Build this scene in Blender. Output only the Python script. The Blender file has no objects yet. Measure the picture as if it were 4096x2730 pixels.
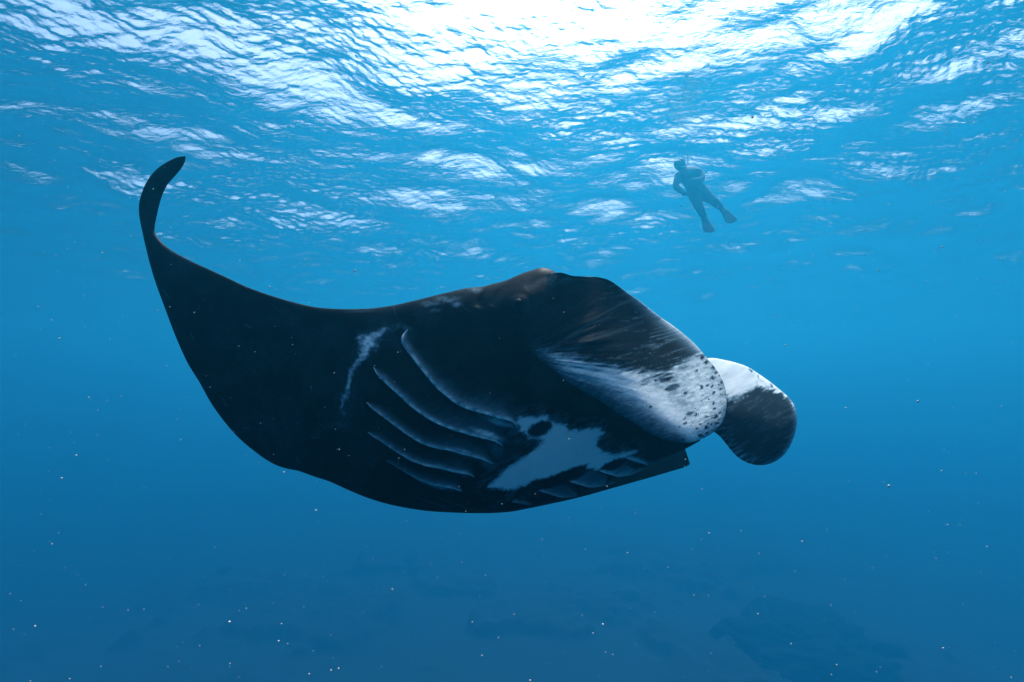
import bpy, math, random
import numpy as np
from mathutils import Vector, Matrix, kdtree

scene = bpy.context.scene
C = scene.collection
rng = np.random.default_rng(11)
random.seed(11)

# ------------------------------------------------------------------ camera
F_PX, CX, CY = 1820.0, 2048.0, 1365.0
PITCH = math.radians(5.0)
cam_data = bpy.data.cameras.new('camera')
cam_data.sensor_width = 36.0
cam_data.lens = F_PX / 4096.0 * 36.0
cam_data.clip_start = 0.05
cam_data.clip_end = 2000.0
cam = bpy.data.objects.new('camera', cam_data)
cam.location = (0, 0, 0)
cam.rotation_euler = (math.pi / 2 + PITCH, 0, 0)
C.objects.link(cam)
scene.camera = cam

# ------------------------------------------------------------------ daylight
SUN_EL, SUN_AZ = math.radians(64.0), math.radians(18.0)   # azimuth clockwise from +Y (ahead of the camera)
world = bpy.data.worlds.new('World')
scene.world = world
world.use_nodes = True
wn = world.node_tree.nodes
wl = world.node_tree.links
wn.clear()
sky = wn.new('ShaderNodeTexSky')
sky.sky_type = 'NISHITA'
sky.sun_disc = False
sky.sun_elevation = SUN_EL
sky.sun_rotation = SUN_AZ
sky.air_density = 1.0
sky.dust_density = 4.0
sky.ozone_density = 1.0
bgn = wn.new('ShaderNodeBackground')
bgn.inputs['Strength'].default_value = 0.08
wo = wn.new('ShaderNodeOutputWorld')
wl.new(sky.outputs[0], bgn.inputs['Color'])
wl.new(bgn.outputs[0], wo.inputs['Surface'])

sun_data = bpy.data.lights.new('sun', 'SUN')
sun_data.energy = 2.6
sun_data.angle = math.radians(0.5)
sun_data.color = (1.0, 0.975, 0.94)
sun = bpy.data.objects.new('sun', sun_data)
sd = Vector((math.sin(SUN_AZ) * math.cos(SUN_EL), math.cos(SUN_AZ) * math.cos(SUN_EL), math.sin(SUN_EL)))
sun.rotation_euler = sd.to_track_quat('Z', 'Y').to_euler()
sun.location = (0, 0, 40)
C.objects.link(sun)

scene.view_settings.view_transform = 'Standard'
scene.view_settings.look = 'None'
scene.view_settings.gamma = 1.0
scene.view_settings.use_curve_mapping = False
scene.view_settings.exposure = 2.08

scene.cycles.use_denoising = True
try:
    scene.cycles.denoiser = 'OPENIMAGEDENOISE'
except Exception:
    pass
scene.cycles.max_bounces = 10
scene.cycles.volume_bounces = 3
scene.cycles.glossy_bounces = 3
scene.cycles.transparent_max_bounces = 12
scene.cycles.sample_clamp_indirect = 6.0

SURF_Z = 5.2          # height of the water surface above the camera
BED_Z = -19.0          # depth of the seabed below the camera

# ------------------------------------------------------------------ helpers
FWD = np.array([0, math.cos(PITCH), math.sin(PITCH)])
UPV = np.array([0, -math.sin(PITCH), math.cos(PITCH)])
RGT = np.array([1.0, 0, 0])

def at(px, py, d):
    """3-D point at depth d on the ray through a photograph position."""
    px, py, d = np.broadcast_arrays(np.asarray(px, float), np.asarray(py, float), np.asarray(d, float))
    return (d[..., None] * (FWD + ((px - CX) / F_PX)[..., None] * RGT - ((py - CY) / F_PX)[..., None] * UPV))

def tag(o, label=None, cat=None, group=None, kind=None):
    if label: o['label'] = label
    if cat: o['category'] = cat
    if group: o['group'] = group
    if kind: o['kind'] = kind
    return o

def empty(name, loc):
    o = bpy.data.objects.new(name, None)
    o.location = loc
    o.empty_display_size = 0.1
    C.objects.link(o)
    return o

def mesh_obj(name, verts, faces, mat, parent=None, smooth=True, attrs=None):
    """verts (n,3) in world space; parented objects keep their world place."""
    verts = np.asarray(verts, float)
    if parent is not None:
        verts = verts - np.array(parent.location)
    me = bpy.data.meshes.new(name)
    faces = np.asarray(faces)
    nf, k = faces.shape
    me.vertices.add(len(verts))
    me.vertices.foreach_set('co', verts.astype(np.float32).ravel())
    me.loops.add(nf * k)
    me.loops.foreach_set('vertex_index', faces.astype(np.int32).ravel())
    me.polygons.add(nf)
    me.polygons.foreach_set('loop_start', np.arange(0, nf * k, k, dtype=np.int32))
    me.polygons.foreach_set('loop_total', np.full(nf, k, dtype=np.int32))
    me.update(calc_edges=True)
    me.validate()
    if smooth:
        me.polygons.foreach_set('use_smooth', np.ones(len(me.polygons), dtype=bool))
    for an, av in (attrs or {}).items():
        a = me.attributes.new(an, 'FLOAT', 'POINT')
        a.data.foreach_set('value', np.asarray(av, np.float32).ravel())
    me.materials.append(mat)
    o = bpy.data.objects.new(name, me)
    C.objects.link(o)
    if parent is not None:
        o.parent = parent
    return o

def grid_faces(nu, nv, closed_v=False):
    i = np.arange(nu - 1)[:, None]
    nj = nv if closed_v else nv - 1
    j = np.arange(nj)[None, :]
    j2 = (j + 1) % nv
    f = np.stack([i * nv + j, (i + 1) * nv + j, (i + 1) * nv + j2, i * nv + j2], -1)
    return f.reshape(-1, 4)

def _hash(ix, iy, seed):
    h = (ix.astype(np.int64) * 374761393 + iy.astype(np.int64) * 668265263 + seed * 1442695041) & 0xFFFFFFFF
    h = ((h ^ (h >> 13)) * 1274126177) & 0xFFFFFFFF
    h = h ^ (h >> 16)
    return (h & 0xFFFFFF) / float(0xFFFFFF)

def vnoise(x, y, seed=0):
    x = np.asarray(x, float); y = np.asarray(y, float)
    ix = np.floor(x); iy = np.floor(y)
    fx = x - ix; fy = y - iy
    fx = fx * fx * fx * (fx * (fx * 6 - 15) + 10); fy = fy * fy * fy * (fy * (fy * 6 - 15) + 10)
    a = _hash(ix, iy, seed); b = _hash(ix + 1, iy, seed)
    c = _hash(ix, iy + 1, seed); d = _hash(ix + 1, iy + 1, seed)
    return (a * (1 - fx) + b * fx) * (1 - fy) + (c * (1 - fx) + d * fx) * fy

def fbm(x, y, seed=0, octv=4, gain=0.5):
    s = 0.0; a = 1.0; t = 0.0; f = 1.0
    for k in range(octv):
        s = s + a * vnoise(x * f + 17.3 * k, y * f - 9.1 * k, seed + k * 7)
        t += a; a *= gain; f *= 2.03
    return s / t

def sstep(a, b, x):
    t = np.clip((np.asarray(x, float) - a) / (b - a), 0, 1)
    return t * t * (3 - 2 * t)

def rbf(points, k=1.0):
    """thin-plate spline through (px, py, value)"""
    p = np.array(points, float)
    p[:, 2] *= k
    X = p[:, :2] / 1000.0
    n = len(p)
    def U(r2):
        return np.where(r2 > 1e-12, r2 * np.log(np.maximum(r2, 1e-12)), 0.0)
    r2 = ((X[:, None] - X[None]) ** 2).sum(-1)
    A = np.zeros((n + 3, n + 3))
    A[:n, :n] = U(r2) + np.eye(n) * 1e-3
    A[:n, n] = 1; A[:n, n + 1:] = X
    A[n, :n] = 1; A[n + 1:, :n] = X.T
    w = np.linalg.solve(A, np.concatenate([p[:, 2], np.zeros(3)]))
    def f(px, py):
        px = np.asarray(px, float) / 1000.0; py = np.asarray(py, float) / 1000.0
        out = w[n] + w[n + 1] * px + w[n + 2] * py
        for k in range(n):
            out = out + w[k] * U((px - X[k, 0]) ** 2 + (py - X[k, 1]) ** 2)
        return out
    return f

def curve(pts, n, anchors=None, smooth=3, bias=None):
    """polyline -> n points; anchors {index: u} fix the parameter of some points."""
    p = np.array(pts, float)
    L = np.concatenate([[0], np.cumsum(np.hypot(*np.diff(p, axis=0).T))])
    if anchors:
        ks = sorted(anchors)
        u = np.interp(L, [L[k] for k in ks], [anchors[k] for k in ks])
    else:
        u = L / L[-1]
    s = np.linspace(0, 1, n) if bias is None else bias
    # Catmull-Rom style cubic Hermite
    m = np.gradient(p, u, axis=0)
    k = np.clip(np.searchsorted(u, s, side='right') - 1, 0, len(p) - 2)
    h = (u[k + 1] - u[k])[:, None]
    t = ((s - u[k]) / (u[k + 1] - u[k]))[:, None]
    q = ((2 * t**3 - 3 * t**2 + 1) * p[k] + (t**3 - 2 * t**2 + t) * h * m[k]
         + (-2 * t**3 + 3 * t**2) * p[k + 1] + (t**3 - t**2) * h * m[k + 1])
    for _ in range(smooth):
        q[1:-1] = 0.25 * q[:-2] + 0.5 * q[1:-1] + 0.25 * q[2:]
    return q

def dist_poly(px, py, pts):
    """distance to a polyline, signed (positive on its left when walking in picture axes), and the parameter"""
    p = np.array(pts, float)
    best = np.full(px.shape, 1e9); sgn = np.zeros(px.shape); par = np.zeros(px.shape)
    L = np.concatenate([[0], np.cumsum(np.hypot(*np.diff(p, axis=0).T))])
    for k in range(len(p) - 1):
        a = p[k]; d = p[k + 1] - a
        l2 = (d ** 2).sum()
        t = np.clip(((px - a[0]) * d[0] + (py - a[1]) * d[1]) / l2, 0, 1)
        ex = px - a[0] - t * d[0]; ey = py - a[1] - t * d[1]
        r = np.hypot(ex, ey)
        w = r < best
        best = np.where(w, r, best)
        sgn = np.where(w, np.sign(d[0] * (py - a[1]) - d[1] * (px - a[0])), sgn)
        par = np.where(w, (L[k] + t * math.sqrt(l2)) / L[-1], par)
    return best, -sgn, par

def in_poly(px, py, pts):
    inside = np.zeros(px.shape, bool)
    n = len(pts)
    for i in range(n):
        x0, y0 = pts[i]; x1, y1 = pts[(i + 1) % n]
        c = ((y0 > py) != (y1 > py)) & (px < (x1 - x0) * (py - y0) / (y1 - y0 + 1e-9) + x0)
        inside ^= c
    return inside

def poly_field(px, py, pts):
    """signed distance in px, positive inside"""
    d, _, _ = dist_poly(px, py, list(pts) + [pts[0]])
    return np.where(in_poly(px, py, pts), d, -d)

# ------------------------------------------------------------------ materials
def new_mat(name):
    m = bpy.data.materials.new(name)
    m.use_nodes = True
    n = m.node_tree.nodes
    n.clear()
    return m, n, m.node_tree.links

def mat_skin():
    m, n, l = new_mat('manta_skin')
    out = n.new('ShaderNodeOutputMaterial')
    b = n.new('ShaderNodeBsdfPrincipled')
    at_ = n.new('ShaderNodeAttribute'); at_.attribute_name = 'pigment'
    tc = n.new('ShaderNodeTexCoord')
    nz = n.new('ShaderNodeTexNoise'); nz.inputs['Scale'].default_value = 160; nz.inputs['Detail'].default_value = 3
    l.new(tc.outputs['Object'], nz.inputs['Vector'])
    # pigment + fine grain
    gr = n.new('ShaderNodeMath'); gr.operation = 'MULTIPLY_ADD'
    gr.inputs[1].default_value = 0.10; gr.inputs[2].default_value = -0.05
    l.new(nz.outputs['Fac'], gr.inputs[0])
    wt = n.new('ShaderNodeMath'); wt.operation = 'MULTIPLY'
    l.new(gr.outputs[0], wt.inputs[0]); l.new(at_.outputs['Fac'], wt.inputs[1])
    sm = n.new('ShaderNodeMath'); sm.operation = 'ADD'; sm.use_clamp = True
    l.new(at_.outputs['Fac'], sm.inputs[0]); l.new(wt.outputs[0], sm.inputs[1])
    cr = n.new('ShaderNodeValToRGB')                 # blue-black skin, slate where it thins, white marks
    e = cr.color_ramp.elements
    e[0].position = 0.0; e[0].color = (0.0016, 0.0035, 0.007, 1)
    e[1].position = 1.0; e[1].color = (0.82, 0.88, 0.88, 1)
    k = e.new(0.22); k.color = (0.085, 0.155, 0.20, 1)
    k = e.new(0.5); k.color = (0.34, 0.44, 0.48, 1)
    l.new(sm.outputs[0], cr.inputs[0])
    l.new(cr.outputs[0], b.inputs['Base Color'])
    b.inputs['Roughness'].default_value = 0.5
    b.inputs['IOR'].default_value = 1.33
    b.inputs['Specular IOR Level'].default_value = 0.045
    bp = n.new('ShaderNodeBump'); bp.inputs['Strength'].default_value = 0.12; bp.inputs['Distance'].default_value = 0.004
    l.new(nz.outputs['Fac'], bp.inputs['Height']); l.new(bp.outputs[0], b.inputs['Normal'])
    l.new(b.outputs[0], out.inputs['Surface'])
    return m

def mat_plain(name, col, rough=0.6, spec=0.2, noise=0.0, scale=20):
    m, n, l = new_mat(name)
    out = n.new('ShaderNodeOutputMaterial')
    b = n.new('ShaderNodeBsdfPrincipled')
    b.inputs['Base Color'].default_value = (*col, 1)
    b.inputs['Roughness'].default_value = rough
    b.inputs['Specular IOR Level'].default_value = spec
    if noise:
        tc = n.new('ShaderNodeTexCoord')
        nz = n.new('ShaderNodeTexNoise'); nz.inputs['Scale'].default_value = scale; nz.inputs['Detail'].default_value = 4
        l.new(tc.outputs['Object'], nz.inputs['Vector'])
        mx = n.new('ShaderNodeMix'); mx.data_type = 'RGBA'
        mx.inputs['A'].default_value = (*[c * (1 - noise) for c in col], 1)
        mx.inputs['B'].default_value = (*[min(1, c * (1 + noise)) for c in col], 1)
        l.new(nz.outputs['Fac'], mx.inputs['Factor']); l.new(mx.outputs['Result'], b.inputs['Base Color'])
    l.new(b.outputs[0], out.inputs['Surface'])
    return m

def mat_water_surface():
    m, n, l = new_mat('water_surface')
    out = n.new('ShaderNodeOutputMaterial')
    tr = n.new('ShaderNodeBsdfTransparent')
    gl = n.new('ShaderNodeBsdfGlossy'); gl.inputs['Roughness'].default_value = 0.03
    gl.inputs['Color'].default_value = (1, 1, 1, 1)
    tc = n.new('ShaderNodeTexCoord')
    mp = n.new('ShaderNodeMapping'); mp.inputs['Scale'].default_value = (0.75, 1.5, 1.0)
    mp.inputs['Rotation'].default_value = (0, 0, math.radians(24))
    l.new(tc.outputs['Object'], mp.inputs['Vector'])
    nz = n.new('ShaderNodeTexNoise'); nz.inputs['Scale'].default_value = 9.0; nz.inputs['Detail'].default_value = 4
    nz.inputs['Roughness'].default_value = 0.6; nz.inputs['Distortion'].default_value = 0.5
    l.new(mp.outputs[0], nz.inputs['Vector'])
    bp = n.new('ShaderNodeBump'); bp.inputs['Strength'].default_value = 1.0; bp.inputs['Distance'].default_value = 0.02
    l.new(nz.outputs['Fac'], bp.inputs['Height'])
    fr = n.new('ShaderNodeFresnel'); fr.inputs['IOR'].default_value = 1.33
    l.new(bp.outputs[0], fr.inputs['Normal']); l.new(bp.outputs[0], gl.inputs['Normal'])
    mx = n.new('ShaderNodeMixShader')
    l.new(fr.outputs[0], mx.inputs['Fac']); l.new(tr.outputs[0], mx.inputs[1]); l.new(gl.outputs[0], mx.inputs[2])
    l.new(mx.outputs[0], out.inputs['Surface'])
    return m

def mat_haze():
    m, n, l = new_mat('sea_water_haze')
    out = n.new('ShaderNodeOutputMaterial')
    v = n.new('ShaderNodeVolumePrincipled')
    v.inputs['Density'].default_value = 0.05
    v.inputs['Color'].default_value = (0.013, 0.285, 0.505, 1)
    v.inputs['Absorption Color'].default_value = (0, 0, 0, 1)
    v.inputs['Anisotropy'].default_value = 0.55
    l.new(v.outputs[0], out.inputs['Volume'])
    return m

def mat_seabed():
    m, n, l = new_mat('seabed')
    out = n.new('ShaderNodeOutputMaterial')
    b = n.new('ShaderNodeBsdfPrincipled'); b.inputs['Roughness'].default_value = 0.9
    at_ = n.new('ShaderNodeAttribute'); at_.attribute_name = 'reef'
    tc = n.new('ShaderNodeTexCoord')
    nz = n.new('ShaderNodeTexNoise'); nz.inputs['Scale'].default_value = 2.5; nz.inputs['Detail'].default_value = 6
    l.new(tc.outputs['Object'], nz.inputs['Vector'])
    ad = n.new('ShaderNodeMath'); ad.operation = 'MULTIPLY_ADD'; ad.inputs[1].default_value = 0.5; ad.use_clamp = True
    l.new(nz.outputs['Fac'], ad.inputs[0])
    sb = n.new('ShaderNodeMath'); sb.operation = 'SUBTRACT'; sb.inputs[1].default_value = 0.25
    l.new(at_.outputs['Fac'], sb.inputs[0]); l.new(sb.outputs[0], ad.inputs[2])
    cr = n.new('ShaderNodeValToRGB')
    cr.color_ramp.elements[0].position = 0.25; cr.color_ramp.elements[0].color = (0.012, 0.06, 0.08, 1)
    cr.color_ramp.elements[1].position = 0.75; cr.color_ramp.elements[1].color = (0.006, 0.04, 0.055, 1)
    l.new(ad.outputs[0], cr.inputs[0]); l.new(cr.outputs[0], b.inputs['Base Color'])
    l.new(b.outputs[0], out.inputs['Surface'])
    return m

M_SKIN = mat_skin()
M_WATER = mat_water_surface()
M_SUIT = mat_plain('wetsuit', (0.13, 0.16, 0.2), 0.8, 0.1, 0.3, 8)
M_FIN = mat_plain('swim_fin_rubber', (0.05, 0.08, 0.11), 0.6, 0.2, 0.3, 8)
M_MASKRIM = mat_plain('mask_rubber', (0.02, 0.02, 0.022), 0.5, 0.3)
M_GLASS = mat_plain('mask_glass', (0.25, 0.3, 0.33), 0.08, 0.6)
M_SNORK = mat_plain('snorkel_plastic', (0.55, 0.6, 0.6), 0.4, 0.4)
M_FLECK = mat_plain('drifting_flecks', (0.5, 0.52, 0.5), 0.9, 0.0)
M_CORAL = mat_plain('coral_rock', (0.008, 0.03, 0.04), 0.9, 0.05, 0.6, 3)

# ------------------------------------------------------------------ water surface overhead
WAVE_SEED = 286
def wave_height(x, y):
    r = np.random.default_rng(WAVE_SEED)
    h = np.zeros_like(x)
    gust = fbm(x * 0.22 + 3.1, y * 0.30 + 8.2, 41, 3)          # patches of rough and calm water
    gust = 0.55 + 1.0 * sstep(0.32, 0.68, gust)
    n = 110
    for k in range(n):
        lam = 0.07 * (6.0 / 0.07) ** (k / (n - 1.0)) * r.uniform(0.9, 1.1)
        ang = math.radians(108) + r.normal(0, 0.55 if lam < .5 else .7)
        kx = 2 * math.pi / lam * math.cos(ang); ky = 2 * math.pi / lam * math.sin(ang)
        slope = 0.041 if lam > 1.5 else (0.026 if lam > .35 else 0.041)
        A = slope * lam / (2 * math.pi)
        ph = kx * x + ky * y + r.uniform(0, 6.283)
        w = gust if lam < 0.5 else 1.0
        # pointed crests up, round troughs
        h += w * A * (np.sin(ph) - 0.22 * np.cos(2 * ph))
    return h

def build_surface():
    nf, nb = 1150, 90
    a_front = np.linspace(math.radians(-53), math.radians(53), nf)
    a_back = np.linspace(math.radians(53), math.radians(307), nb + 2)[1:-1]
    ang = np.concatenate([a_front, a_back])
    rad = np.concatenate([[0.05, 0.6, 1.2, 2.0, 2.8], np.geomspace(4.4, 50.0, 760), np.geomspace(52, 190, 26)])
    A, R = np.meshgrid(ang, rad)
    x = R * np.sin(A); y = R * np.cos(A)
    fade = 1 - sstep(60, 140, R)
    z = SURF_Z + wave_height(x.ravel(), y.ravel()).reshape(x.shape) * fade
    nv = len(ang)
    f = grid_faces(len(rad), nv, True)[:, ::-1]   # faces up: the sea side is the back
    o = mesh_obj('water', np.stack([x, y, z], -1).reshape(-1, 3), f, M_WATER)
    tag(o, kind='structure')
    o['label'] = 'rippled underside of the sea surface'
    return o
build_surface()

# ------------------------------------------------------------------ seabed
def bed_height(x, y):
    big = fbm(x * 0.07 + 2, y * 0.07 + 5, 3, 4)
    reef = fbm(x * 0.16 + 9, y * 0.16 + 1, 19, 4)
    rf = sstep(0.47, 0.62, reef)
    z = BED_Z + 1.8 * (big - 0.5) + rf * (0.4 + 1.0 * fbm(x * 0.6, y * 0.6, 57, 4))
    return z, rf

def build_bed():
    s = np.concatenate([-np.geomspace(34, 190, 24)[::-1], np.linspace(-33, 33, 331), np.geomspace(34, 190, 24)])
    X, Y = np.meshgrid(s, s + 18.0, indexing='ij')
    Z, rf = bed_height(X, Y)
    o = mesh_obj('seabed', np.stack([X, Y, Z], -1).reshape(-1, 3), grid_faces(len(s), len(s)), mat_seabed(),
                 attrs={'reef': rf.ravel()})
    tag(o, kind='structure')
build_bed()

# coral mound at lower right
def build_mound(name, px, py, dist, rx, ry, rz, seed, label):
    p = at(px, py, dist)
    zb = float(bed_height(np.array([p[0]]), np.array([p[1]]))[0][0])
    nu, nv = 40, 72
    u = np.linspace(0, math.pi / 2, nu)[:, None]; v = np.linspace(0, 2 * math.pi, nv, endpoint=False)[None, :]
    x = np.sin(u) * np.cos(v); y = np.sin(u) * np.sin(v); z = np.cos(u) + 0 * v
    d = 0.35 + 1.3 * fbm(2.6 * x + 7, 2.6 * y + 3 + 1.3 * z, seed, 6, .6)
    co = np.stack([p[0] + rx * x * d, p[1] + ry * y * d, zb - 0.5 + (rz + 0.5) * z * d], -1)
    o = mesh_obj(name, co.reshape(-1, 3), grid_faces(nu, nv, True)[:, ::-1], M_CORAL)
    tag(o, label, 'coral')
    return o
build_mound('coral_mound', 3230, 2660, 31.0, 5.2, 4.4, 1.5, 71,
            'dark hazy coral mound rising from the seabed at lower right')

# ------------------------------------------------------------------ manta ray
MS = 0.75           # half-disc span of about 1.1 m
manta = empty('manta_ray', tuple(at(1900, 1650, 1.6 * MS)))
tag(manta, 'black manta ray gliding with one wing raised and its pale marked belly showing', 'manta ray')

TOP = [(743, 628), (741, 645), (726, 673), (701, 704), (670, 740), (650, 781), (636, 826), (627, 867), (620, 903),
       (619, 928), (630, 949), (655, 977), (696, 1008), (757, 1041), (844, 1082), (910, 1112), (987, 1148), (1063, 1176),
       (1165, 1207), (1267, 1230), (1344, 1236), (1420, 1237), (1497, 1233), (1573, 1222), (1690, 1195), (1800, 1168),
       (1876, 1152), (1935, 1146), (1968, 1137), (2024, 1122), (2075, 1100), (2126, 1082), (2183, 1073), (2212, 1082), (2248, 1125),
       (2330, 1240), (2430, 1360), (2520, 1475), (2640, 1620), (2740, 1705), (2802, 1763)]
BOT = [(738, 625), (712, 629), (675, 645), (625, 679), (589, 724), (566, 775), (555, 826), (558, 872), (568, 923), (584, 995),
       (612, 1100), (661, 1238), (710, 1365), (752, 1456), (795, 1526), (851, 1624), (900, 1691), (956, 1754),
       (1019, 1807), (1068, 1842), (1110, 1864), (1145, 1875), (1194, 1885), (1250, 1905), (1314, 1926), (1384, 1957),
       (1454, 1987), (1524, 2010), (1594, 2027), (1650, 2037), (1700, 2044), (1802, 2051), (1904, 2054), (1980, 2053),
       (2057, 2046), (2133, 2029), (2210, 2008), (2300, 1980), (2420, 1932), (2540, 1884), (2640, 1841), (2741, 1797),
       (2771, 1781), (2802, 1763)]
def idx(lst, p): return lst.index(p)
tA = {0: 0, idx(TOP, (619, 928)): .13, idx(TOP, (910, 1112)): .27, idx(TOP, (1420, 1237)): .48, idx(TOP, (1876, 1152)): .64,
      idx(TOP, (2183, 1073)): .76, idx(TOP, (2520, 1475)): .89, len(TOP) - 1: 1}
bA = {0: 0, idx(BOT, (558, 872)): .11, idx(BOT, (661, 1238)): .22, idx(BOT, (851, 1624)): .36, idx(BOT, (1110, 1864)): .48,
      idx(BOT, (1650, 2037)): .65, idx(BOT, (1980, 2053)): .745, idx(BOT, (2420, 1932)): .875, len(BOT) - 1: 1}
NU = 760
T = curve(TOP, NU, tA, 2); B = curve(BOT, NU, bA, 2)
uu = np.linspace(0, 1, NU)

mean_depth = rbf([(740, 630, 1.68), (560, 850, 1.70), (620, 930, 1.69), (700, 1350, 1.65), (1000, 1150, 1.64), (1100, 1860, 1.72),
                  (1400, 1240, 1.60), (1400, 1960, 1.64), (1500, 1600, 1.57), (1900, 1150, 1.56), (2190, 1075, 1.55),
                  (1900, 2050, 1.59), (2200, 1600, 1.50), (2300, 1985, 1.56), (2500, 1500, 1.52), (2800, 1763, 1.60),
                  (2600, 1850, 1.57), (2740, 1797, 1.58)], MS)
bulge_f = np.interp(uu, [0, .08, .2, .35, .5, .62, .75, .88, 1], [.006, .014, .022, .035, .065, .10, .115, .08, .02])
bulge_b = np.interp(uu, [0, .08, .2, .35, .5, .62, .75, .88, 1], [.006, .012, .02, .04, .09, .17, .19, .12, .03])
for arr in (bulge_f, bulge_b):
    arr *= MS
    for _ in range(300):
        arr[1:-1] = 0.25 * arr[:-2] + 0.5 * arr[1:-1] + 0.25 * arr[2:]

def Z2(pts): return [(1300 + x / 2.24, 1200 + y / 2.24) for x, y in pts]
def Z4(pts): return [(1700 + x / 1.96, 1500 + y / 1.96) for x, y in pts]
GILLS = [
    Z2([(745, 262), (705, 300), (682, 350), (690, 390), (720, 440), (780, 520), (850, 610), (920, 700), (1000, 790), (1080, 860),
        (1180, 935), (1290, 985), (1400, 1015), (1550, 1060), (1690, 1105), (1720, 1135), (1733, 1160)]),
    Z2([(432, 600), (450, 640), (480, 690), (540, 745), (620, 820), (700, 890), (780, 965), (880, 1040), (980, 1100), (1110, 1155),
        (1250, 1200), (1400, 1240), (1530, 1275), (1570, 1295), (1595, 1315)]),
    Z2([(365, 915), (400, 955), (470, 1015), (560, 1080), (650, 1150), (750, 1220), (850, 1280), (970, 1325), (1100, 1350),
        (1250, 1390), (1400, 1430), (1480, 1462), (1510, 1472)]),
    Z2([(380, 1185), (420, 1220), (480, 1260), (570, 1320), (680, 1390), (790, 1450), (900, 1490), (1040, 1515), (1180, 1550),
        (1300, 1574), (1342, 1592)]),
    Z2([(540, 1440), (640, 1500), (740, 1560), (900, 1640), (1010, 1668), (1125, 1690), (1230, 1718)]),
]
FAR_GILLS = [
    Z4([(1570, 655), (1640, 668), (1700, 690), (1745, 708)]),
    Z4([(1362, 752), (1430, 775), (1500, 795), (1560, 796), (1640, 775), (1720, 735)]),
    Z4([(1130, 836), (1200, 858), (1280, 880), (1340, 882), (1420, 868), (1500, 845)]),
    Z4([(890, 910), (960, 930), (1040, 955), (1110, 962), (1200, 950)]),
    Z4([(680, 998), (740, 1004), (800, 1020), (840, 1020)]),
]
WHITE = Z4([(705, 372), (740, 340), (830, 330), (930, 325), (990, 360), (1090, 392), (1120, 430), (1200, 448), (1280, 420), (1372, 428),
            (1388, 462), (1362, 500), (1350, 560), (1385, 603), (1440, 622), (1500, 622), (1560, 607), (1645, 598), (1600, 640), (1540, 655),
            (1460, 680), (1410, 700), (1365, 742), (1275, 732), (1265, 700), (1150, 742), (980, 800), (850, 832), (740, 885), (640, 912),
            (560, 882), (500, 870), (600, 770), (700, 700), (800, 640), (870, 570), (935, 515), (830, 506), (795, 490), (770, 455),
            (735, 440), (728, 400)])
STRIPE = Z4([(690, 945), (760, 880), (830, 838), (980, 798), (1150, 740), (1275, 695), (1230, 745), (1110, 838), (900, 910), (720, 948)])
STRIPE2 = Z4([(1362, 744), (1400, 705), (1480, 668), (1560, 648), (1605, 640), (1560, 690), (1500, 730), (1430, 755)])
LEAVES = [
    (Z4([(1575, 657), (1610, 635), (1680, 650), (1750, 700), (1690, 694), (1620, 672)]), .9, FAR_GILLS[0]),
    (Z4([(1365, 752), (1430, 745), (1500, 735), (1560, 700), (1640, 740), (1640, 772), (1560, 794), (1500, 792), (1430, 773)]), .7, FAR_GILLS[1]),
    (Z4([(1150, 838), (1230, 790), (1290, 735), (1350, 745), (1370, 765), (1430, 800), (1420, 866), (1340, 880), (1280, 878), (1200, 856)]), .6, FAR_GILLS[2]),
    (Z4([(895, 910), (1000, 885), (1100, 850), (1140, 880), (1200, 945), (1110, 960), (1040, 953), (960, 928)]), .4, FAR_GILLS[3]),
    (Z4([(680, 996), (760, 975), (840, 1000), (820, 1020), (740, 1004)]), .3, FAR_GILLS[4]),
]

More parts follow.
